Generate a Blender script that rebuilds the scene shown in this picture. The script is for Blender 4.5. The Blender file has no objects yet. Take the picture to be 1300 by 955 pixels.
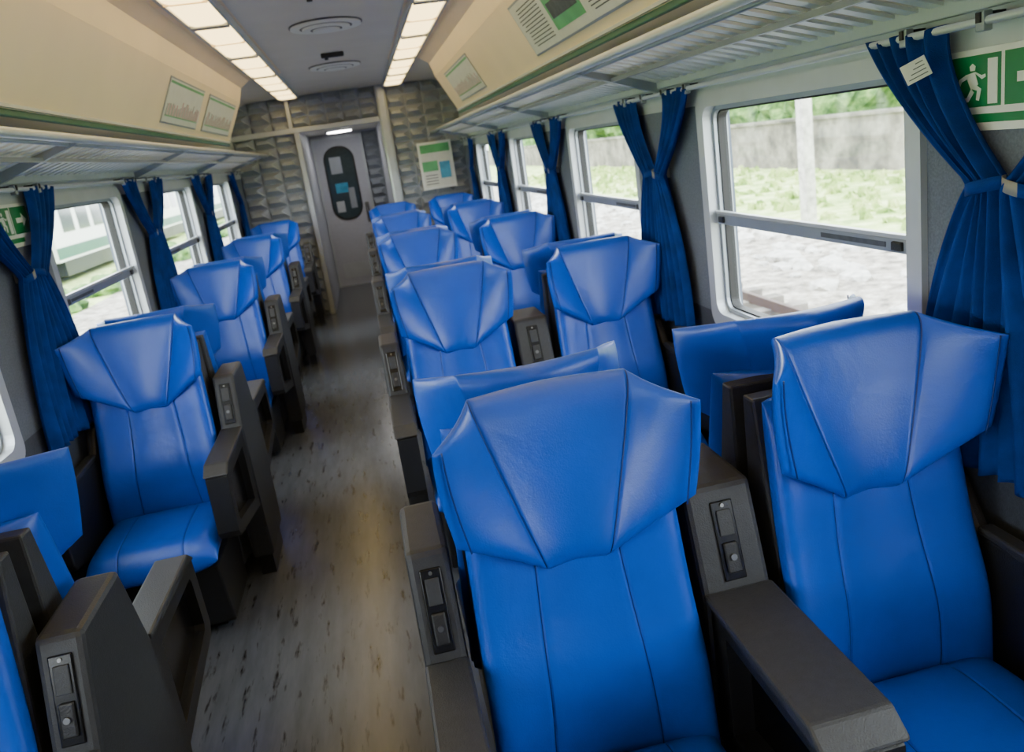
import bpy, bmesh, math, random
from mathutils import Vector, Matrix
random.seed(4)
H=1.76           # camera height above floor
C=-0.03          # carriage centre line
XL,XR=-1.37,1.33
P=1.94; W0=1.72; WW=1.155
ZT=H+0.026; ZB=H-0.80; ZM=H-0.41
YB=-3.2; YE=9.82; YD=11.9
SC=bpy.context.scene.collection

# ---------------------------------------------------------------- materials
def s2l(c):
    c=c/255.0
    return c/12.92 if c<=0.04045 else ((c+0.055)/1.055)**2.4
def col(r,g,b): return (s2l(r),s2l(g),s2l(b),1)
def mat(name,c,rough=0.5,metal=0.0,noise=0.0,nscale=20,bump=0.0,bscale=200,spec=0.5,emit=None,estr=0,stretch=(1,1,1),wrinkle=0):
    m=bpy.data.materials.new(name); m.use_nodes=True
    nt=m.node_tree; b=nt.nodes['Principled BSDF']
    b.inputs['Base Color'].default_value=c; b.inputs['Roughness'].default_value=rough
    b.inputs['Metallic'].default_value=metal; b.inputs['Specular IOR Level'].default_value=spec
    tc=nt.nodes.new('ShaderNodeTexCoord')
    mp=nt.nodes.new('ShaderNodeMapping'); mp.inputs['Scale'].default_value=stretch
    nt.links.new(tc.outputs['Object'],mp.inputs['Vector'])
    if noise>0:
        n=nt.nodes.new('ShaderNodeTexNoise'); n.inputs['Scale'].default_value=nscale; n.inputs['Detail'].default_value=5
        nt.links.new(mp.outputs[0],n.inputs['Vector'])
        r=nt.nodes.new('ShaderNodeValToRGB')
        r.color_ramp.elements[0].position=0.3; r.color_ramp.elements[1].position=0.7
        r.color_ramp.elements[0].color=tuple(max(0,x*(1-noise)) for x in c[:3])+(1,)
        r.color_ramp.elements[1].color=tuple(min(1,x*(1+noise)) for x in c[:3])+(1,)
        nt.links.new(n.outputs['Fac'],r.inputs['Fac']); nt.links.new(r.outputs['Color'],b.inputs['Base Color'])
    if bump>0:
        n2=nt.nodes.new('ShaderNodeTexNoise'); n2.inputs['Scale'].default_value=bscale; n2.inputs['Detail'].default_value=3
        nt.links.new(mp.outputs[0],n2.inputs['Vector'])
        bp=nt.nodes.new('ShaderNodeBump'); bp.inputs['Strength'].default_value=bump; bp.inputs['Distance'].default_value=0.004
        nt.links.new(n2.outputs['Fac'],bp.inputs['Height']); nt.links.new(bp.outputs['Normal'],b.inputs['Normal'])
        if wrinkle>0:
            oi=nt.nodes.new('ShaderNodeObjectInfo'); ad=nt.nodes.new('ShaderNodeVectorMath'); ad.operation='ADD'
            nt.links.new(tc.outputs['Object'],ad.inputs[0])
            nt.links.new(oi.outputs['Location'],ad.inputs[1])
            n3=nt.nodes.new('ShaderNodeTexNoise'); n3.inputs['Scale'].default_value=6; n3.inputs['Detail'].default_value=3; n3.inputs['Distortion'].default_value=0.8
            nt.links.new(ad.outputs[0],n3.inputs['Vector'])
            b3=nt.nodes.new('ShaderNodeBump'); b3.inputs['Strength'].default_value=wrinkle; b3.inputs['Distance'].default_value=0.03
            nt.links.new(n3.outputs['Fac'],b3.inputs['Height']); nt.links.new(b3.outputs['Normal'],bp.inputs['Normal'])
    if emit:
        b.inputs['Emission Color'].default_value=emit; b.inputs['Emission Strength'].default_value=estr
    return m
M={}
M['blue']=mat('blue_leather',(0.0006,0.068,0.50,1),0.36,noise=0.12,nscale=3,bump=0.12,bscale=260,spec=0.5,wrinkle=.12)
M['seam']=mat('leather_seam',(0.001,0.018,0.15,1),0.5,noise=.1)
M['char']=mat('charcoal_plastic',col(42,44,48),0.5,noise=0.15,nscale=60,bump=0.25,bscale=300)
M['blk']=mat('black_plastic',col(25,26,29),0.42,noise=0.15,nscale=40,bump=0.3,bscale=300)
M['blkg']=mat('black_gloss',col(10,10,11),0.25,noise=.1)
M['steel']=mat('steel',col(120,120,120),0.35,metal=1,noise=.1)
M['alu']=mat('aluminium_frame',col(150,157,166),0.38,metal=0.5,noise=0.06,nscale=8)
M['alul']=mat('silver_paint',col(184,190,196),0.35,metal=0.2,noise=0.05,nscale=8)
M['fabric']=mat('grey_wall_fabric',col(98,106,120),0.9,noise=0.18,nscale=160,bump=0.4,bscale=300)
M['low']=mat('dark_wall_lining',col(60,66,78),0.8,noise=0.15,nscale=120,bump=0.3,bscale=300)
M['cream']=mat('cream_panel',col(240,220,186),0.42,noise=0.03,nscale=3)
M['ceil']=mat('ceiling_paint',col(208,204,196),0.5,noise=0.04,nscale=3)
M['taupe']=mat('relief_panel',col(146,153,162),0.45,noise=0.08,nscale=10)
M['curt']=mat('blue_curtain_cloth',(0.0015,0.034,0.205,1),0.85,noise=0.25,nscale=12,bump=0.3,bscale=400,spec=0.2)
M['tie']=mat('curtain_tie_grey',col(138,138,132),0.6,noise=.08)
M['green']=mat('green_trim',col(20,92,72),0.4,noise=.08)
M['sgreen']=mat('sign_green',col(10,120,70),0.4,noise=.04)
M['white']=mat('white_plastic',col(225,228,225),0.45,noise=.03)
M['slat']=mat('rack_slat',col(210,213,216),0.4,noise=.04)
M['paper']=mat('poster_paper',col(214,216,208),0.4,noise=.05)
M['pgrn']=mat('poster_green',col(90,170,110),0.4,noise=.2,nscale=8)
M['pcyan']=mat('poster_cyan',col(60,150,190),0.4,noise=.3,nscale=8)
M['pgrey']=mat('poster_ink',col(70,74,80),0.5,noise=.3,nscale=30)
M['pred']=mat('poster_red',col(180,60,90),0.5,noise=.2,nscale=30)
M['door']=mat('door_paint',col(178,181,192),0.4,noise=.04)
M['rubber']=mat('rubber_gasket',col(25,25,27),0.6,noise=.1)
M['lamp']=mat('lamp_diffuser',col(255,234,176),0.5,emit=(1.0,0.73,0.31,1),estr=5.2)
M['fillw']=mat('door_fill_glow',col(255,246,225),0.5,emit=(1.0,0.95,0.88,1),estr=26)  # glow of the added vestibule light that brightens the door

def floor_mat():
    m=bpy.data.materials.new('linoleum_floor'); m.use_nodes=True; nt=m.node_tree; b=nt.nodes['Principled BSDF']
    tc=nt.nodes.new('ShaderNodeTexCoord')
    def ns(scale,sx,sy,det,rough=.6):
        mp=nt.nodes.new('ShaderNodeMapping'); mp.inputs['Scale'].default_value=(sx,sy,1)
        n=nt.nodes.new('ShaderNodeTexNoise'); n.inputs['Scale'].default_value=scale; n.inputs['Detail'].default_value=det; n.inputs['Roughness'].default_value=rough
        nt.links.new(tc.outputs['Object'],mp.inputs[0]); nt.links.new(mp.outputs[0],n.inputs['Vector']); return n
    a=ns(4,5,0.8,4); r=nt.nodes.new('ShaderNodeValToRGB')
    r.color_ramp.elements[0].position=.28; r.color_ramp.elements[0].color=col(72,76,84)
    r.color_ramp.elements[1].position=.75; r.color_ramp.elements[1].color=col(92,96,104)
    nt.links.new(a.outputs['Fac'],r.inputs['Fac'])
    s=ns(7,4.6,.7,4,.6); r2=nt.nodes.new('ShaderNodeValToRGB')
    r2.color_ramp.elements[0].position=.34; r2.color_ramp.elements[0].color=(.16,.15,.15,1)
    r2.color_ramp.elements[1].position=.42; r2.color_ramp.elements[1].color=(1,1,1,1)
    nt.links.new(s.outputs['Fac'],r2.inputs['Fac'])
    mx=nt.nodes.new('ShaderNodeMixRGB'); mx.blend_type='MULTIPLY'; mx.inputs[0].default_value=.85
    nt.links.new(r.outputs[0],mx.inputs[1]); nt.links.new(r2.outputs[0],mx.inputs[2]); nt.links.new(mx.outputs[0],b.inputs['Base Color'])
    b.inputs['Roughness'].default_value=.24
    return m
M['floor']=floor_mat()
def glass_mat():
    m=bpy.data.materials.new('window_glass'); m.use_nodes=True; nt=m.node_tree
    for n in list(nt.nodes): nt.nodes.remove(n)
    o=nt.nodes.new('ShaderNodeOutputMaterial'); t=nt.nodes.new('ShaderNodeBsdfTransparent'); t.inputs[0].default_value=(.96,.98,.97,1)
    g=nt.nodes.new('ShaderNodeBsdfGlossy'); g.inputs['Roughness'].default_value=.03
    x=nt.nodes.new('ShaderNodeMixShader'); x.inputs[0].default_value=.05
    nt.links.new(t.outputs[0],x.inputs[1]); nt.links.new(g.outputs[0],x.inputs[2]); nt.links.new(x.outputs[0],o.inputs[0]); return m
M['glass']=glass_mat()
M['dkglass']=mat('dark_glass',col(56,70,76),.1,noise=.1)
def ramp_mat(name,c1,c2,c3,scale,rough=.9):
    m=bpy.data.materials.new(name); m.use_nodes=True; nt=m.node_tree; b=nt.nodes['Principled BSDF']
    tc=nt.nodes.new('ShaderNodeTexCoord'); n=nt.nodes.new('ShaderNodeTexNoise'); n.inputs['Scale'].default_value=scale; n.inputs['Detail'].default_value=9; n.inputs['Roughness'].default_value=.7
    r=nt.nodes.new('ShaderNodeValToRGB'); r.color_ramp.elements[0].position=.35; r.color_ramp.elements[0].color=c1
    r.color_ramp.elements[1].position=.68; r.color_ramp.elements[1].color=c3
    e=r.color_ramp.elements.new(.5); e.color=c2
    nt.links.new(tc.outputs['Object'],n.inputs['Vector']); nt.links.new(n.outputs['Fac'],r.inputs[0]); nt.links.new(r.outputs[0],b.inputs['Base Color'])
    b.inputs['Roughness'].default_value=rough; return m
M['grass']=ramp_mat('meadow_grass',col(108,140,58),col(168,190,108),col(222,226,172),1.4)
M['gravel']=ramp_mat('track_gravel',col(80,74,66),col(150,142,130),col(206,200,190),4)
M['conc']=ramp_mat('old_concrete',col(72,68,64),col(112,106,98),col(156,150,140),.8)
M['leaf']=ramp_mat('bush_foliage',col(34,64,24),col(84,120,54),col(142,172,98),2.0)
M['rail']=mat('rusty_rail',col(74,56,48),.6,metal=.3,noise=.2)
M['stone']=ramp_mat('pale_stone',col(150,147,141),col(186,183,176),col(220,217,211),5)

# ---------------------------------------------------------------- mesh helper
class MB:
    def __init__(s,mats): s.bm=bmesh.new(); s.mats=list(mats)
    def mi(s,k):
        if k not in s.mats: s.mats.append(k)
        return s.mats.index(k)
    def box(s,x0,x1,y0,y1,z0,z1,k,bev=0,M4=None):
        vs=[s.bm.verts.new((x,y,z)) for x in(x0,x1) for y in(y0,y1) for z in(z0,z1)]
        if M4: 
            for v in vs: v.co=M4@v.co
        idx=[(0,1,3,2),(4,6,7,5),(0,4,5,1),(2,3,7,6),(0,2,6,4),(1,5,7,3)]
        fs=[s.bm.faces.new([vs[i] for i in f]) for f in idx]
        for f in fs: f.material_index=s.mi(k)
        if bev>0:
            es=list({e for f in fs for e in f.edges})
            r=bmesh.ops.bevel(s.bm,geom=es,offset=bev,segments=2,profile=.5,affect='EDGES')
            for f in r['faces']: f.material_index=s.mi(k)
        return fs
    def prism(s,poly,x0,x1,k,bev=0,axis='x'):
        def mk(a,b,c): return (c,a,b) if axis=='x' else (a,c,b)
        A=[s.bm.verts.new(mk(a,b,x0)) for a,b in poly]; B=[s.bm.verts.new(mk(a,b,x1)) for a,b in poly]
        n=len(poly); fs=[s.bm.faces.new(A),s.bm.faces.new(B[::-1])]
        for i in range(n): fs.append(s.bm.faces.new([A[i],B[i],B[(i+1)%n],A[(i+1)%n]]))
        for f in fs: f.material_index=s.mi(k)
        if bev>0:
            es=list({e for f in fs for e in f.edges})
            r=bmesh.ops.bevel(s.bm,geom=es,offset=bev,segments=2,profile=.5,affect='EDGES')
            for f in r['faces']: f.material_index=s.mi(k)
    def ring(s,outer,inner,x0,x1,k,axis='x'):
        def mk(a,b,c): return (c,a,b) if axis=='x' else (a,c,b)
        n=len(outer)
        V=[[s.bm.verts.new(mk(a,b,x)) for a,b in pl] for pl in(outer,inner) for x in(x0,x1)]
        oA,oB,iA,iB=V
        for i in range(n):
            j=(i+1)%n
            for q in((oA[i],oA[j],iA[j],iA[i]),(oB[i],iB[i],iB[j],oB[j]),(oA[i],oB[i],oB[j],oA[j]),(iA[i],iA[j],iB[j],iB[i])):
                f=s.bm.faces.new(q); f.material_index=s.mi(k)
    def tube(s,pts,r,k,n=8,cap=True):
        rings=[]
        pts=[Vector(p) for p in pts]
        for i,p in enumerate(pts):
            d=(pts[min(i+1,len(pts)-1)]-pts[max(i-1,0)]).normalized()
            a=d.orthogonal().normalized() if i==0 else (rings_a-d*rings_a.dot(d)).normalized()
            rings_a=a; b=d.cross(a)
            rings.append([s.bm.verts.new(p+(a*math.cos(2*math.pi*j/n)+b*math.sin(2*math.pi*j/n))*r) for j in range(n)])
        for i in range(len(rings)-1):
            for j in range(n):
                f=s.bm.faces.new((rings[i][j],rings[i][(j+1)%n],rings[i+1][(j+1)%n],rings[i+1][j])); f.material_index=s.mi(k); f.smooth=True
        if cap:
            for rr in(rings[0],rings[-1]):
                f=s.bm.faces.new(rr); f.material_index=s.mi(k)
    def quadgrid(s,G,k,smooth=True):
        for i in range(len(G)-1):
            for j in range(len(G[0])-1):
                q=[G[i][j],G[i][j+1],G[i+1][j+1],G[i+1][j]]
                f=s.bm.faces.new(q); f.material_index=s.mi(k) if isinstance(k,str) else s.mi(k(i,j)); f.smooth=smooth
    def pillow(s,front,th,S,T,k,groove=None,nrm=Vector((0,-1,0)),seam=None,ex=6):
        """closed cushion: front(s,t)->Vector; th half thickness"""
        def prof(a): 
            a=min(1,abs(a)); return (1-a**ex)**.5
        F=[];Bk=[]
        for t in T:
            fr=[];bk=[]
            for q in S:
                p=front(q,t); pr=prof(q)*prof(2*t-1)
                g=groove(q,t) if groove else 0
                h=th(q,t)
                fr.append((p-nrm*h)+nrm*(h*pr-g)); bk.append((p-nrm*h)-nrm*(h*pr))
            F.append(fr);Bk.append(bk)
        nt_=len(T);ns_=len(S)
        FV=[[s.bm.verts.new(c) for c in r] for r in F]
        BV=[[ (FV[i][j] if i in(0,nt_-1) or j in(0,ns_-1) else s.bm.verts.new(Bk[i][j])) for j in range(ns_)] for i in range(nt_)]
        s.quadgrid(FV,seam if seam else k); 
        for i in range(nt_-1):
            for j in range(ns_-1):
                q=[BV[i][j],BV[i+1][j],BV[i+1][j+1],BV[i][j+1]]
                if len(set(q))<3: continue
                try:
                    f=s.bm.faces.new(q); f.material_index=s.mi(k); f.smooth=True
                except ValueError: pass
    def mesh(s,name,recalc=True):
        if recalc: bmesh.ops.recalc_face_normals(s.bm,faces=s.bm.faces)
        me=bpy.data.meshes.new(name); s.bm.to_mesh(me); s.bm.free()
        for k in s.mats: me.materials.append(M[k])
        return me
    def obj(s,name,loc=(0,0,0),recalc=True):
        o=bpy.data.objects.new(name,s.mesh(name,recalc)); o.location=loc; SC.objects.link(o); return o
def link(name,me,loc,rz=0,parent=None):
    o=bpy.data.objects.new(name,me); SC.objects.link(o); o.location=loc; o.rotation_euler=(0,0,rz)
    if parent: o.parent=parent
    return o
def lerp(a,b,t): return a+(b-a)*t

# ---------------------------------------------------------------- train seat
def yf(z): return -.13-.15*(1.27-z)/.85
def dense(base,special):
    L=[v for v in base if all(abs(v-q)>.03 for q in special)]
    for q in special:
        L+= [q-.026,q-.012,q-.005,q+.005,q+.012,q+.026]
    return sorted(L)
def seat_mesh():
    b=MB(['blue','seam','char','blk'])
    SM=.40
    edge=[math.sin(math.pi/2*(-1+2*i/40)) for i in range(41)]
    S=dense(edge,[-SM,SM]); T=[.5-.5*math.cos(math.pi*i/30) for i in range(31)]
    def fb(q,t):
        z=lerp(1.13,.40,t); hw=lerp(.226,.248,t); xs=lerp(.078,.125,t)
        u=abs(q); x=lerp(0,xs,u/SM) if u<SM else lerp(xs,hw,(u-SM)/(1-SM))
        y=yf(z)+.022
        y+= .014*(1-(u/SM)**2) if u<SM else -.046*((u-SM)/(1-SM))**1.4
        y-= .022*math.exp(-((z-.62)/.12)**2)
        return Vector((math.copysign(x,q),y,z))
    gv=lambda q,t: .006*math.exp(-((abs(q)-SM)/.010)**2)
    isseam=lambda S,j,c: abs(abs((S[j]+S[j+1])/2)-c)<.004
    b.pillow(fb,lambda q,t:.055,S,T,'blue',gv,seam=lambda i,j:'seam' if isseam(S,j,SM) and 0<i<len(T)-2 else 'blue')
    # winged headrest
    UF=.58
    S2=dense(edge,[-UF,UF])
    T2=[.5-.5*math.cos(math.pi*i/30) for i in range(31)]
    def fh(q,t):
        u=abs(q)
        xf=lerp(.172,.066,t**1.1); zc=lerp(1.260,.872,t); zf=lerp(1.260,.880,t)
        xo=lerp(.266,.250,t)+.008*math.sin(math.pi*t); zo=lerp(1.222,1.010,t**1.25)
        if u<UF:
            a=u/UF; x=xf*a; z=lerp(zc,zf,a**2); y=yf(z)+.020*(1-a*a)
        else:
            a=(u-UF)/(1-UF); x=lerp(xf,xo,a); z=lerp(zf,zo,a**.92)
            y=yf(z)-.002-lerp(.150,.085,t)*a**1.05
            x-= .010*math.sin(math.pi*a)*(1-t)
        return Vector((math.copysign(x,q),y,z))
    gh=lambda q,t: .006*math.exp(-((abs(q)-UF)/.010)**2)
    b.pillow(fh,lambda q,t:lerp(.046,.026,abs(q)),S2,T2,'blue',gh,seam=lambda i,j:'seam' if isseam(S2,j,UF) and 0<i<len(T2)-2 else 'blue',ex=9)
    for sgn in(-1,1):
        for qq in(.93,):
            path=[]
            for i in range(25):
                t=.04+.92*i/24; p=fh(sgn*qq,t); path.append(p+Vector((sgn*.002,-.0005,0)))
            b.tube(path,.0020,'seam',n=6)
    # seat cushion
    SMc=.5
    S3=dense(edge,[-SMc,SMc]); T3=T
    def fc(q,t):
        y=lerp(-.22,-.675,t); z=.462+.012*math.sin(math.pi*t)-.03*max(0,(t-.82)/.18)**2
        z+=.012*max(0,(abs(q)-.6)/.4)
        return Vector((q*.243,y,z))
    b.pillow(fc,lambda q,t:.07,S3,T3,'blue',lambda q,t:.005*math.exp(-((abs(q)-SMc)/.009)**2),nrm=Vector((0,0,1)),
        seam=lambda i,j:'seam' if isseam(S3,j,SMc) and 0<i<len(T3)-2 else 'blue')
    b.prism([(-.075,1.12),(-.03,1.12),(-.012,.10),(-.21,.10),(-.21,.40)],-.225,.225,'char',bev=.006)
    b.prism([(-.215,.325),(-.215,.04),(-.56,.04),(-.62,.325)],-.222,.222,'blk',bev=.008)
    b.prism([(-.08,0),(-.08,.05),(-.50,.05),(-.50,0)],-.17,.17,'blk')
    me=b.mesh('train_seat'); return me
seat=seat_mesh()

def armrest_mesh(w,sides=(-1,1),lever=True,hollow=True,single=False,zt=.960,zb=.0):
    b=MB(['char','blk','blkg','steel'])
    h=w/2
    yt=.120
    if single: prof=[(.03,zb),(.03,zt),(-yt,zt),(-.195,.72),(-.188,.30),(-.180,zb)]
    else: prof=[(.180,zb),(.188,.30),(.195,.72),(yt,zt),(-yt,zt),(-.195,.72),(-.188,.30),(-.180,zb)]
    b.prism(prof,-h,h,'char',bev=.013)
    if zb>0: b.box(-h*.7,h*.7,-.15,.03 if single else .15,0,zb+.02,'blk')
    for sg in sides:
        out=[(.190,.722),(.61,.714),(.645,.690),(.660,.47),(.640,.44),(.188,.36)]
        inn=[(.26,.672),(.583,.664),(.593,.648),(.604,.500),(.592,.484),(.26,.424)]
        out=[(a*sg,z) for a,z in out]; inn=[(a*sg,z) for a,z in inn]
        hh=h*.86
        if hollow and w>.08:
            b.ring(out,inn,-hh,hh,'blk')
            b.prism([(a,z) for a,z in inn],-hh*.25,hh*.25,'blkg')
        else: b.prism(out,-hh,hh,'blk',bev=.006)
        b.prism([(sg*.195,.722),(sg*.59,.716),(sg*.638,.694),(sg*.650,.699),(sg*.60,.736),(sg*.19,.742)],-h-.001,h+.001,'char',bev=.007)
        if lever:
            a=Vector((0,sg*.195,.72)); c=Vector((0,sg*yt,zt)); d=(c-a).normalized()
            n=Vector((0,sg*d.z,-sg*d.y)); 
            m=Matrix((Vector((1,0,0)),d,n)).transposed().to_4x4(); m.translation=a+d*.122
            lw=min(.026,h*.5)
            b.box(-lw,lw,-.085,.092,-.004,.005,'blkg',bev=.003,M4=m)
            b.box(-lw*.65,lw*.65,-.068,.0,.005,.013,'blk',bev=.004,M4=m)
            b.box(-lw*.65,lw*.65,.015,.072,.005,.009,'char',bev=.002,M4=m)
            b.tube([m@Vector((0,-.032,.012)),m@Vector((0,-.032,.018))],lw*.28,'steel',n=12)
            b.tube([m@Vector((0,.082,.004)),m@Vector((0,.082,.008))],lw*.18,'steel',n=10)
    return b.mesh('seat_armrest')
arm_aisle=armrest_mesh(.092,zb=.10); arm_mid=armrest_mesh(.160); arm_wall=armrest_mesh(.040,lever=False,zt=.84)
arm_aisle1=armrest_mesh(.092,sides=(-1,),single=True,zb=.10); arm_mid1=armrest_mesh(.160,sides=(-1,),single=True); arm_wall1=armrest_mesh(.040,sides=(-1,),lever=False,single=True,zt=.84)
XA,XW,XS=.30,.992,-1.045
Y0=1.61
for k in range(-1,5):
    yc=Y0+P*k; last=(k==4)
    for x in(XA,XW,XS):
        link('train_seat',seat,(x,yc,0))
        if not last: link('train_seat',seat,(x,yc,0),math.pi)
    A=(arm_aisle1,arm_mid1,arm_wall1) if last else (arm_aisle,arm_mid,arm_wall)
    link('seat_armrest',A[0],(XA-.310,yc,0)); link('seat_armrest',A[1],((XA+XW)/2,yc,0)); link('seat_armrest',A[2],(XW+.276,yc,0))
    link('seat_armrest',A[0],(XS+.303,yc,0)); link('seat_armrest',A[2],(XS-.276,yc,0))

# ---------------------------------------------------------------- room shell
b=MB(['floor']); b.box(XL-.12,XR+.12,YB-.1,YD+.1,-.06,0,'floor'); b.obj('floor')
wins=[W0+P*k for k in range(-2,4)]
def wall(name,x,sgn):
    b=MB(['fabric','low','alul','alu'])
    x0,x1=sorted((x,x+sgn*.10))
    b.box(x0,x1,YB,YE+.1,0,ZB,'low')
    b.box(x0,x1,YB,YE+.1,ZT,H+.90,'alul')
    prev=YB
    for w in wins:
        b.box(x0,x1,prev,w,ZB,ZT,'fabric'); prev=w+WW
    b.box(x0,x1,prev,YE+.1,ZB,ZT,'fabric')
    return b.obj(name)
wall('wall_right',XR,1); wall('wall_left',XL,-1)

def rrect(y0,y1,z0,z1,r,n=6):
    pts=[]
    for cy,cz,a0 in((y1-r,z1-r,0),(y0+r,z1-r,90),(y0+r,z0+r,180),(y1-r,z0+r,270)):
        for i in range(n+1):
            a=math.radians(a0+90*i/n); pts.append((cy+r*math.cos(a),cz+r*math.sin(a)))
    return pts
wi=0
for side,x,sg in(('r',XR,1),('l',XL,-1)):
    for w in wins:
        wi+=1
        b=MB(['alul','alu','rubber','glass','blk','white','pgrey'])
        b.ring(rrect(w-.045,w+WW+.045,ZB-.05,ZT+.045,.06),rrect(w+.010,w+WW-.010,ZB+.010,ZT-.010,.05),x-sg*.018,x+sg*.085,'alul')
        b.ring(rrect(w+.008,w+WW-.008,ZB+.008,ZT-.008,.05),rrect(w+.026,w+WW-.026,ZB+.026,ZT-.026,.04),x+sg*.02,x+sg*.075,'alu')
        b.ring(rrect(w+.025,w+WW-.025,ZB+.025,ZT-.025,.04),rrect(w+.032,w+WW-.032,ZB+.032,ZT-.032,.035),x+sg*.035,x+sg*.07,'rubber')
        b.box(*sorted((x+sg*.005,x+sg*.06)),w+.02,w+WW-.02,ZM-.020,ZM+.020,'alu',bev=.005)
        b.box(*sorted((x+sg*.0,x+sg*.02)),w+.02,w+WW-.02,ZM+.020,ZM+.032,'alul',bev=.002)
        b.box(*sorted((x+sg*.003,x+sg*.0055)),w+.12,w+.42,ZM-.007,ZM+.007,'pgrey')
        for yy in(w+.05,w+WW-.09): b.box(*sorted((x-sg*.004,x+sg*.01)),yy,yy+.04,ZM-.012,ZM+.012,'blk',bev=.003)
        b.box(*sorted((x+sg*.048,x+sg*.052)),w+.028,w+WW-.028,ZB+.028,ZT-.028,'glass')
        b.box(*sorted((x-sg*.022,x+sg*.01)),w-.04,w+WW+.04,ZB-.075,ZB-.052,'alu',bev=.004)
        b.obj('window_%d'%wi)

# ceiling : swept profile
b=MB(['ceil','cream'])
prof=[(0,.872),(.46,.868),(.47,.868),(.76,.84),(.84,.785),(.875,.67)]
full=[(-a,z) for a,z in prof[::-1]]+prof[1:]
def sweep(b,prof,y0,y1,kf):
    A=[b.bm.verts.new((C+a,y0,H+z)) for a,z in prof]; B=[b.bm.verts.new((C+a,y1,H+z)) for a,z in prof]
    for i in range(len(prof)-1):
        f=b.bm.faces.new((A[i],A[i+1],B[i+1],B[i])); f.material_index=b.mi(kf(i,prof))
YF=7.45
sweep(b,full,YB,YF,lambda i,p:'cream' if abs((p[i][0]+p[i+1][0])/2)>.465 else 'ceil')
far=[(0,.872),(.46,.868),(.76,.862),(1.10,.85),(1.25,.80),(1.345,.66)]
farf=[(-a,z) for a,z in far[::-1]]+far[1:]
sweep(b,farf,YF,YE+.05,lambda i,p:'ceil')
b.box(XL-.1,XR+.1,YB,YE+.1,H+.90,H+.96,'ceil')
b.obj('ceiling',recalc=False)
for sg,nm in((1,'right'),(-1,'left')):
    b=MB(['cream','green','ceil','alul'])
    xs=lambda a:C+sg*a
    wallx=XR if sg>0 else XL
    p=[(xs(.875),H+.668),(xs(1.045),H+.335),(wallx-sg*.004,H+.345),(wallx-sg*.004,H+.86),(xs(.93),H+.86)]
    b.prism(p,YB+.02,YF,'cream',bev=.0,axis='y')
    b.box(*sorted((xs(1.040),xs(1.062))),YB+.02,YF+.02,H+.312,H+.336,'green',bev=.004)
    b.box(*sorted((xs(1.030),xs(1.052))),YB+.02,YF+.02,H+.338,H+.350,'alul')
    b.obj('trim_%d'%(1 if sg>0 else 2))
# luggage racks
YR=YE-.10
for sg in(1,-1):
    b=MB(['alul','alu','blk','slat'])
    wallx=XR if sg>0 else XL
    xi=C+sg*.985; zi=H+.245; xo=wallx-sg*.03; zo=H+.15
    b.tube([(xi,YB+.05,zi),(xi,YR,zi)],.017,'alul',n=10)
    b.tube([(xi+sg*.03,YB+.05,zi-.018),(xi+sg*.03,YR,zi-.018)],.008,'alu',n=8)
    b.box(*sorted((xo,wallx-sg*.002)),YB+.05,YR,zo-.03,zo+.02,'alul',bev=.004)
    b.box(*sorted((xo-sg*.20,xo-sg*.18)),YB+.05,YR,lerp(zo,zi,.5)-.022,lerp(zo,zi,.5)-.006,'alu')
    y=YB+.08
    L=math.hypot(xo-xi,zo-zi)
    d=Vector((xo-xi,0,zo-zi)).normalized(); n=Vector((0,1,0)); up=n.cross(d)
    while y<YR-.04:
        m=Matrix((d,n,up)).transposed().to_4x4(); m.translation=Vector((xi,y,zi))
        b.box(0.01,L,-.020,.020,-.004,.004,'slat',M4=m)
        y+=.080
    for k in range(-2,5):
        yy=W0-.39+P*k
        if YB<yy<YE:
            b.prism([(xi+sg*.0,zi-.02),(xo+sg*.02,zo-.05),(xo+sg*.02,zo-.01),(xi,zi+.01)],yy-.012,yy+.012,'alu',axis='y')
    b.obj('luggage_rack')
CX=.048
for sg in(1,-1):
    b=MB(['alu','blk','alul'])
    wallx=XR if sg>0 else XL
    b.tube([(wallx-sg*CX,YB+.1,H+.095),(wallx-sg*CX,YE-.1,H+.095)],.009,'alul',n=8)
    for k in range(-1,5):
        yp=W0-(P-WW)/2+P*k
        for dy in(-.35,-.12,.12,.35):
            b.box(*sorted((wallx-sg*(CX+.015),wallx-sg*.002)),yp+dy-.006,yp+dy+.006,H+.092,H+.112,'blk')
            b.box(*sorted((wallx-sg*(CX+.011),wallx-sg*(CX-.011))),yp+dy-.012,yp+dy+.012,H+.075,H+.115,'alu',bev=.003)
    b.obj('curtain_rail')
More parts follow.
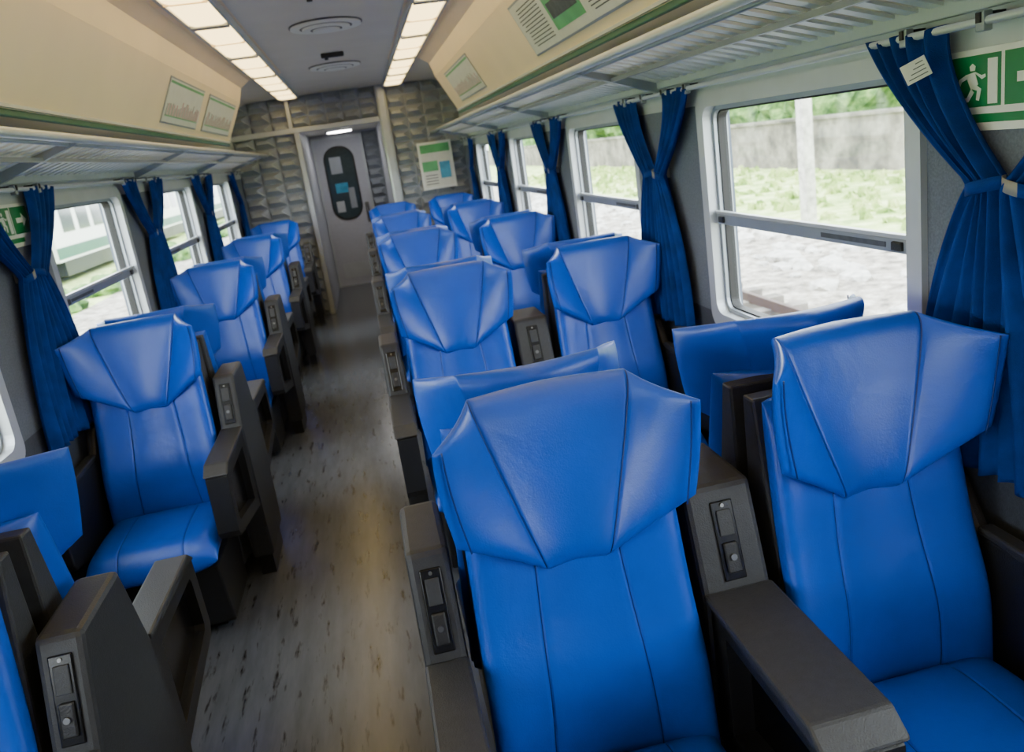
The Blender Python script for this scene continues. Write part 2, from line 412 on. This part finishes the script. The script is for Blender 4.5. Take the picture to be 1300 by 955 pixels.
# curtains
def curtain_mesh(sg,d,seed):
    rnd=random.Random(seed)
    b=MB(['curt','tie'])
    zt=H+.10; zb=H-.90; ztie=H-.235
    nU,nV=72,50
    ph=rnd.uniform(0,6)
    ct=.05
    G=[]
    for j in range(nV+1):
        t=j/nV; z=lerp(zt,zb,t); tt=(zt-ztie)/(zt-zb)
        if t<tt:
            a=t/tt; e=a**1.5
            c=lerp(.30,ct,e); hw=lerp(.13,.044,a**.8); amp=lerp(.014,.018,a)
        else:
            a=(t-tt)/(1-tt); e=1-(1-a)**2
            c=lerp(ct,.135,e); hw=lerp(.044,.135,e**.8); amp=lerp(.018,.019,e)
        row=[]
        for i in range(nU+1):
            u=-1+2*i/nU
            y=d*(c+hw*u)+.006*math.sin(3*u+ph+5*t)
            f=9.2
            x=-CX+amp*math.sin(f*math.pi*u*.5+ph+.8*math.sin(2.2*t+ph))+.3*amp*math.sin(5.1*u*math.pi+ph*2+3*t)
            row.append(b.bm.verts.new((sg*x,y,z+ .006*math.sin(7*u+ph))))
        G.append(row)
    b.quadgrid(G,'curt')
    n=16; V=[]
    for zz in(ztie-.014,ztie+.014):
        V.append([b.bm.verts.new((sg*(-CX-.026*math.sin(math.pi*i/n)),d*ct-.048*math.cos(math.pi*i/n)*1,zz+.01*math.cos(math.pi*i/n)*d)) for i in range(n+1)])
    for i in range(n):
        f=b.bm.faces.new((V[0][i],V[0][i+1],V[1][i+1],V[1][i])); f.material_index=(1 if d<0 and i>n*.4 else 0); f.smooth=True
    b.box(*sorted((sg*-.05,sg*-.004)),d*ct-.012,d*ct+.012,ztie-.02,ztie+.02,'tie',bev=.003)
    return b.mesh('curtain',recalc=False)
sd=0
for sg,wx in((1,XR),(-1,XL)):
    for k in range(-1,5):
        yp=W0-(P-WW)/2+P*k
        for d in(1,-1):
            sd+=1
            if k==4 and d==1: continue
            me=curtain_mesh(sg,d,sd); o=link('curtain',me,(wx,yp+.06,0))
            sm=o.modifiers.new('thick','SOLIDIFY'); sm.thickness=.003

# end wall with relief panels
def relief(b,x0,x1,z0,z1,y,cw=.225,ch=.135):
    nx=max(1,round((x1-x0)/cw)); nz=max(1,round((z1-z0)/ch)); cw=(x1-x0)/nx; ch=(z1-z0)/nz
    for i in range(nx):
        for j in range(nz):
            xa=x0+i*cw; xb=xa+cw; za=z0+j*ch; zb=za+ch; g=.006
            def V(x,yy,z): return b.bm.verts.new((x,y-yy,z))
            o=[V(xa,0,za),V(xb,0,za),V(xb,0,zb),V(xa,0,zb)]
            i_=[V(xa+g,.0,za+g),V(xb-g,.0,za+g),V(xb-g,0,zb-g),V(xa+g,0,zb-g)]
            c=[V(xa+cw*.12,.070,za+ch*.42),V(xa+cw*.72,.070,za+ch*.42),V(xa+cw*.60,.050,za+ch*.66),V(xa+cw*.22,.050,za+ch*.66)]
            Fs=[]
            for p in range(4):
                q=(p+1)%4
                Fs.append(b.bm.faces.new((o[p],o[q],i_[q],i_[p]))); Fs.append(b.bm.faces.new((i_[p],i_[q],c[q],c[p])))
            Fs.append(b.bm.faces.new(c))
            for f in Fs: f.material_index=b.mi('taupe')
RX0,RX1=-.60,.36
ZH=H+.45
b=MB(['taupe','alul','alu','white'])
b.box(XL-.1,RX0,YE,YE+.08,0,H+.9,'taupe'); b.box(RX1,XR+.1,YE,YE+.08,0,H+.9,'taupe'); b.box(RX0,RX1,YE,YE+.08,ZH,H+.9,'taupe')
relief(b,XL,RX0-.06,0.02,H+.87,YE-.001); relief(b,RX1+.13,XR,0.02,H+.87,YE-.001); relief(b,RX0-.06,RX1,ZH+.06,H+.87,YE-.001)
b.box(RX0-.06,RX0+.0,YE-.075,YE+.1,0,ZH+.05,'alul',bev=.01)
b.box(RX1,RX1+.12,YE-.085,YE+.1,0,H+.87,'alul',bev=.03)
b.box(XL,RX1,YE-.08,YE-.0,ZH,ZH+.06,'alul',bev=.006)
b.box(RX0-.10,RX0-.055,YE-.08,YE,ZH+.06,H+.87,'alul',bev=.006)
b.obj('wall_end')
b=MB(['door','taupe','alul','alu','ceil'])
b.box(RX0-.06,RX0,YE+.1,YD,0,ZH+.1,'door'); b.box(RX1,RX1+.06,YE+.1,YD,0,ZH+.1,'door')
b.box(RX0-.06,RX1+.06,YE+.08,YD+.06,ZH+.02,ZH+.1,'ceil')
b.box(RX0-.06,RX1+.06,YD,YD+.06,0,ZH+.05,'door')
relief(b,.14,RX1,0.0,ZH,YD-.002,cw=.22)
b.obj('wall_vestibule')
# door
b=MB(['door','alul','rubber','dkglass','steel','pcyan','paper','blk'])
dx0,dx1=-.585,.09; dz=H+.395; dy=YD-.05
b.ring(rrect(dx0-.01,dx1+.045,0.0,dz+.035,.01),rrect(dx0+.02,dx1+.01,0.005,dz,.03),dy-.03,YD-.004,'alul',axis='y')
wl,wr=dx0+.115,dx1-.115
ow=rrect(wl,wr,.98,2.05,.20)
b.ring(rrect(dx0+.02,dx1+.01,.01,dz,.03),ow,dy,YD-.01,'door',axis='y')
b.ring(ow,rrect(wl+.022,wr-.022,1.002,2.028,.178),dy-.012,YD-.02,'rubber',axis='y')
b.box(wl+.005,wr-.005,YD-.028,YD-.02,.985,2.045,'dkglass')
b.box(wl+.10,wr-.16,YD-.031,YD-.0285,1.38,1.52,'pcyan'); b.box(wl+.07,wr-.26,YD-.031,YD-.0285,1.10,1.26,'alul'); b.box(wl+.08,wr-.20,YD-.031,YD-.0285,1.66,1.90,'alu'); b.box(wr-.17,wr-.08,YD-.031,YD-.0285,1.14,1.44,'alu')
b.tube([(dx1-.055,dy-.05,.95),(dx1-.055,dy-.05,1.15)],.012,'steel'); b.box(dx1-.085,dx1-.025,dy-.01,dy,.9,1.2,'steel',bev=.003)
for z in(.955,1.145): b.tube([(dx1-.055,dy-.05,z),(dx1-.055,dy,z)],.008,'steel')
b.box(dx0+.1,dx1-.1,dy-.006,dy,.12,.34,'alul',bev=.002)
b.obj('door_1')
b=MB(['taupe']); b.box(XL-.1,XR+.1,YB-.08,YB,0,H+.9,'taupe'); b.obj('wall_rear')

def poster_endwall():
    b=MB(['alul','paper','pgrn','pcyan','pgrey','white'])
    x0,x1,z0,z1=.745,1.165,H-.44,H+.13; y=YE-.07
    b.box(x0,x1,y-.012,y,z0,z1,'white',bev=.003)
    b.box(x0+.03,x1-.03,y-.0145,y-.012,z0+.03,z1-.03,'paper')
    b.box(x0+.03,x1-.03,y-.017,y-.0145,z0+.44,z1-.03,'pgrn')
    b.box(x0+.03,x1-.20,y-.017,y-.0145,z0+.22,z0+.34,'pgrn')
    b.box(x1-.18,x1-.05,y-.017,y-.0145,z0+.12,z0+.32,'pcyan')
    for i in range(4): b.box(x0+.05,x1-.22,y-.017,y-.0145,z0+.06+i*.035,z0+.07+i*.035,'pgrey')
    b.obj('wall_poster')
poster_endwall()
def fposter(sg,y0,y1,kind):
    b=MB(['paper','pgrn','pgrey','pred','alu','pcyan','white'])
    a=Vector((C+sg*1.045,0,H+.335)); c=Vector((C+sg*.875,0,H+.668)); d=(c-a).normalized()
    n=Vector((-sg*abs(d.z),0,-abs(d.x))).normalized()
    m=Matrix((Vector((0,1,0)),d,n)).transposed().to_4x4(); m.translation=a+Vector((0,(y0+y1)/2,0))+n*.001
    L=(y1-y0)/2; z0,z1=.06,.33
    b.box(-L,L,z0,z1,0,.004,'alu',M4=m); b.box(-L+.012,L-.012,z0+.01,z1-.01,.004,.006,'paper',M4=m)
    r=random.Random(int(y0*10)+sg)
    if kind=='map':
        b.box(-L+.02,L-.02,z1-.035,z1-.02,.006,.007,'pgrn',M4=m)
        for i in range(26):
            t=-L+.06+(2*L-.12)*i/25; h=z0+.07+r.uniform(0,.05)
            b.box(t-.003,t+.003,z0+.05,h+.03,.006,.0075,'pred' if i%2 else 'pgrey',M4=m)
        b.box(-L+.05,L-.05,z0+.045,z0+.052,.006,.0078,'pgrn',M4=m)
    else:
        w=(2*L-.06)/3
        for q in range(3):
            x=-L+.03+q*w
            if q==1:
                b.box(x+.03,x+w-.03,z0+.05,z1-.05,.006,.0075,'pgrn',M4=m)
                b.box(x+.06,x+w-.06,z0+.10,z1-.10,.0075,.0085,'pgrey',M4=m)
            else:
                for i in range(12): b.box(x+.04,x+w-.04-.05*r.random(),z0+.04+i*.017,z0+.045+i*.017,.006,.0072,'pgrey',M4=m)
    b.obj('information_poster')
fposter(-1,4.85,5.85,'map'); fposter(-1,6.05,7.25,'map')
fposter(1,2.5,4.0,'info'); fposter(1,5.6,6.9,'map')

# ceiling luminaires
for sg in(1,-1):
    x=C+sg*.61; z=H+.845
    b=MB(['alul','lamp','blk','cream'])
    b.prism([(x-.125,z+.028),(x-.118,z-.010),(x-.100,z-.010),(x-.100,z+.028)],YB+.1,YE-.12,'alul',axis='y')
    b.prism([(x+.125,z+.028),(x+.118,z-.010),(x+.100,z-.010),(x+.100,z+.028)],YB+.1,YE-.12,'alul',axis='y')
    y=-2.9
    while True:
        y2=min(y+1.27,YE-.14)
        pr=[(x-.098,z-.002),(x-.07,z-.012),(x+.07,z-.012),(x+.098,z-.002),(x+.098,z+.02),(x-.098,z+.02)]
        b.prism(pr,y+.02,y2-.02,'lamp',axis='y')
        b.box(x-.1,x+.1,y2-.032,y2+.032,z-.022,z+.03,'alu',bev=.004)
        yy=lerp(y,y2,.5); b.box(x-.1,x+.1,yy-.004,yy+.004,z-.018,z+.01,'cream')
        y=y2
        if y2>=YE-.15: break
    b.obj('ceiling_lamp')
b=MB(['fillw','alul']); b.tube([(-.15,10.9,ZH+.02),(-.15,10.9,ZH-.01)],.16,'fillw',n=24); b.tube([(-.15,10.9,ZH+.02),(-.15,10.9,ZH+.0)],.185,'alul',n=24); b.obj('door_fill_light')  # added fill light, shaped as a ceiling disc, to brighten the recessed door
for y in(5.3,7.4,2.9):
    b=MB(['white','alul','pgrey'])
    z=H+.868
    for r,h,k in((.230,.006,'pgrey'),(.222,.016,'white'),(.165,.017,'pgrey'),(.150,.028,'white'),(.10,.029,'pgrey'),(.085,.038,'white')):
        b.tube([(C,y,z+.006),(C,y,z-h)],r,k,n=40)
    b.obj('ceiling_vent')
for y in(6.6,4.3):
    b=MB(['blk']); b.box(C-.09,C+.09,y-.02,y+.02,H+.835,H+.873,'blk',bev=.01); b.tube([(C-.05,y,H+.84),(C-.05,y,H+.82)],.015,'blk'); b.obj('smoke_detector')

def exit_sign(sg,yc,zc):
    b=MB(['white','sgreen'])
    wx=(XR if sg>0 else XL)-sg*.003
    def Q(a0,a1,z0,z1,l,k):
        ya,yb=sorted((yc-sg*a0,yc-sg*a1)); b.box(*sorted((wx-sg*(.002+l*.001),wx-sg*(.0035+l*.001))),ya,yb,zc+z0,zc+z1,k)
    def poly(pts,l,k):
        pl=[(yc-sg*a,zc+z) for a,z in pts]; b.prism(pl,wx-sg*(.002+l*.001),wx-sg*(.0035+l*.001),k)
    Q(-.16,.16,-.085,.085,0,'white')
    Q(-.150,-.012,-.035,.072,1,'sgreen'); Q(-.002,.150,-.035,.072,1,'sgreen')
    poly([(-.096,.050),(-.088,.056),(-.080,.050),(-.082,.041),(-.094,.041)],2,'white')
    poly([(-.108,.034),(-.082,.038),(-.072,.012),(-.092,.002)],2,'white')
    poly([(-.082,.036),(-.062,.022),(-.052,.026),(-.053,.032),(-.063,.030),(-.080,.038)],2,'white')
    poly([(-.106,.034),(-.126,.026),(-.132,.010),(-.126,.008),(-.119,.020),(-.102,.026)],2,'white')
    poly([(-.080,.012),(-.064,.002),(-.070,-.022),(-.078,-.020),(-.075,-.001),(-.090,.004)],2,'white')
    poly([(-.092,.004),(-.104,-.014),(-.132,-.016),(-.132,-.024),(-.100,-.023),(-.084,-.004)],2,'white')
    poly([(-.046,-.030),(-.046,.062),(-.020,.062),(-.020,-.030)],2,'white')
    poly([(.03,.028),(.085,.028),(.085,.045),(.125,.018),(.085,-.009),(.085,.008),(.03,.008)],2,'white')
    Q(-.145,.06,-.068,-.050,1,'sgreen')
    b.obj('exit_sign')
exit_sign(1,1.435,H-.04); exit_sign(-1,3.40,H-.04)
b=MB(['paper','pgrey']); m=Matrix.Rotation(math.radians(45),4,'Z')@Matrix.Rotation(math.radians(-22),4,'X'); m.translation=Vector((XR-.100,1.58,H+.02))
b.box(-.002,.002,-.026,.026,-.022,.022,'paper',M4=m)
for i in range(4): b.box(-.0026,-.002,-.020,.020-.008*i,-.015+i*.009,-.013+i*.009,'pgrey',M4=m)
b.obj('paper_tag')

# ---------------------------------------------------------------- outside
G=-1.2
b=MB(['grass','gravel'])
b.box(-60,60,-40,140,G-.3,G,'grass'); b.box(1.9,9.6,-40,140,G,G+.02,'gravel'); b.box(-8.5,-1.9,-40,140,G,G+.02,'gravel')
b.obj('ground')
b=MB(['rail','conc'])
for xc in(4.6,-4.9):
    for dx in(-.72,.72):
        b.box(xc+dx-.035,xc+dx+.035,-30,120,G+.14,G+.28,'rail')
    y=-20
    while y<90: b.box(xc-1.25,xc+1.25,y-.12,y+.12,G+.02,G+.15,'conc'); y+=.65
b.obj('railway_track')
b=MB(['conc','grass']); b.box(18.5,19,-30,140,G,G+2.0,'conc',bev=0); b.box(18.4,19.1,-30,140,G+2.0,G+2.12,'conc'); b.obj('retaining_wall')
def blob(name,centers,k,sub=3):
    b=MB([k])
    for (x,y,z,r) in centers:
        mtx=Matrix.Translation((x,y,z))@Matrix.Diagonal((r,r*1.2,r*.8,1))
        res=bmesh.ops.create_icosphere(b.bm,subdivisions=sub,radius=1,matrix=mtx)
        for v in res['verts']:
            dlt=(v.co-Vector((x,y,z))); v.co+=dlt*(random.uniform(-.16,.16))
    b.obj(name)
cs=[]
for i in range(280): cs.append((random.uniform(22.2,27),random.uniform(0,130),G+random.uniform(1.6,6.0),random.uniform(1.5,2.4)))
blob('hillside_bushes',cs,'leaf')
cs=[(random.uniform(-32,-24),random.uniform(30,130),G+random.uniform(1,4),random.uniform(2,4)) for i in range(60)]
blob('tree_line',cs,'leaf')
cs=[(random.uniform(-9.9,-8.2),random.uniform(16,60),G+.2,random.uniform(.3,.7)) for i in range(30)]
blob('trackside_shrubs',cs,'leaf')
b=MB(['stone'])
for i in range(220):
    x,y,r=random.uniform(6.7,9.5),random.uniform(3,40),random.uniform(.08,.35)
    res=bmesh.ops.create_icosphere(b.bm,subdivisions=1,radius=r,matrix=Matrix.Translation((x,y,G+.03))@Matrix.Diagonal((1,1.3,.6,1)))
    for v in res['verts']: v.co+=Vector((random.uniform(-.2,.2),random.uniform(-.2,.2),random.uniform(-.1,.1)))*r
b.obj('rubble_stones')
# grass tufts in the meadow
b=MB(['grass'])
for i in range(900):
    x,y=random.uniform(10.8,18.0),random.uniform(6,60); h=random.uniform(.08,.28); w_=random.uniform(.10,.30)
    for q in range(3):
        a=random.uniform(0,math.pi); dx,dy_=math.cos(a)*w_,math.sin(a)*w_
        vs=[b.bm.verts.new(p) for p in((x-dx,y-dy_,G),(x+dx,y+dy_,G),(x+dx*.5+random.uniform(-.1,.1),y+dy_*.5,G+h),(x-dx*.3,y-dy_*.3,G+h*.8))]
        b.bm.faces.new(vs)
b.obj('meadow_grass_tufts',recalc=False)
for x,y in((10.3,17),(10.3,42),(10.3,70)):
    b=MB(['stone','alu']); b.prism([(y-.16,G),(y+.16,G),(y+.11,G+8),(y-.11,G+8)],x-.12,x+.12,'stone'); b.box(x-3.5,x,y-.05,y+.05,G+6.5,G+6.6,'alu'); b.obj('catenary_mast')
b=MB(['white','dkglass','green','blk','alul'])
tx=-12.0
for y0 in(8,33,58):
    b.prism([(tx,G+.9),(tx,G+3.3),(tx-.35,G+4.1),(tx-2.5,G+4.1),(tx-2.85,G+3.3),(tx-2.85,G+.9)],y0,y0+24.3,'white',axis='y')
    b.box(tx-2.6,tx-.2,y0+1,y0+23,G+.25,G+.9,'blk')
    b.box(tx-.01,tx+.02,y0,y0+24.3,G+1.0,G+1.45,'green')
    b.box(tx-.01,tx+.015,y0,y0+24.3,G+3.25,G+3.4,'green')
    for i in range(12):
        yy=y0+1.2+i*1.9; b.box(tx-.01,tx+.025,yy,yy+1.35,G+2.0,G+3.0,'dkglass',bev=.005)
b.obj('parked_train')

# ---------------------------------------------------------------- world
w=bpy.data.worlds.new('overcast'); bpy.context.scene.world=w; w.use_nodes=True; nt=w.node_tree
bg=nt.nodes['Background']; tc=nt.nodes.new('ShaderNodeTexCoord'); sp=nt.nodes.new('ShaderNodeSeparateXYZ'); rp=nt.nodes.new('ShaderNodeValToRGB')
nt.links.new(tc.outputs['Generated'],sp.inputs[0]); nt.links.new(sp.outputs['Z'],rp.inputs[0])
rp.color_ramp.elements[0].position=0.0; rp.color_ramp.elements[0].color=(.97,.99,1,1)
rp.color_ramp.elements[1].position=.8; rp.color_ramp.elements[1].color=(.86,.93,1,1)
nt.links.new(rp.outputs[0],bg.inputs[0]); bg.inputs[1].default_value=14.5

# ---------------------------------------------------------------- camera
R=[[0.97077,-0.19226,-0.1437],[-0.18514,-0.21876,-0.95805],[0.15276,0.95665,-0.24796]]
r,d,f=[Vector(v) for v in R]
cam=bpy.data.cameras.new('camera'); co=bpy.data.objects.new('camera',cam); SC.objects.link(co)
m=Matrix((r,-d,-f)).transposed().to_4x4(); m.translation=Vector((0,0,H)); co.matrix_world=m
cam.sensor_width=36; cam.lens=979.28/1300*36; cam.shift_y=-45.5/1300; cam.clip_start=.02; cam.clip_end=500
cam.dof.use_dof=True; cam.dof.focus_distance=1.7; cam.dof.aperture_fstop=5.0
bpy.context.scene.camera=co
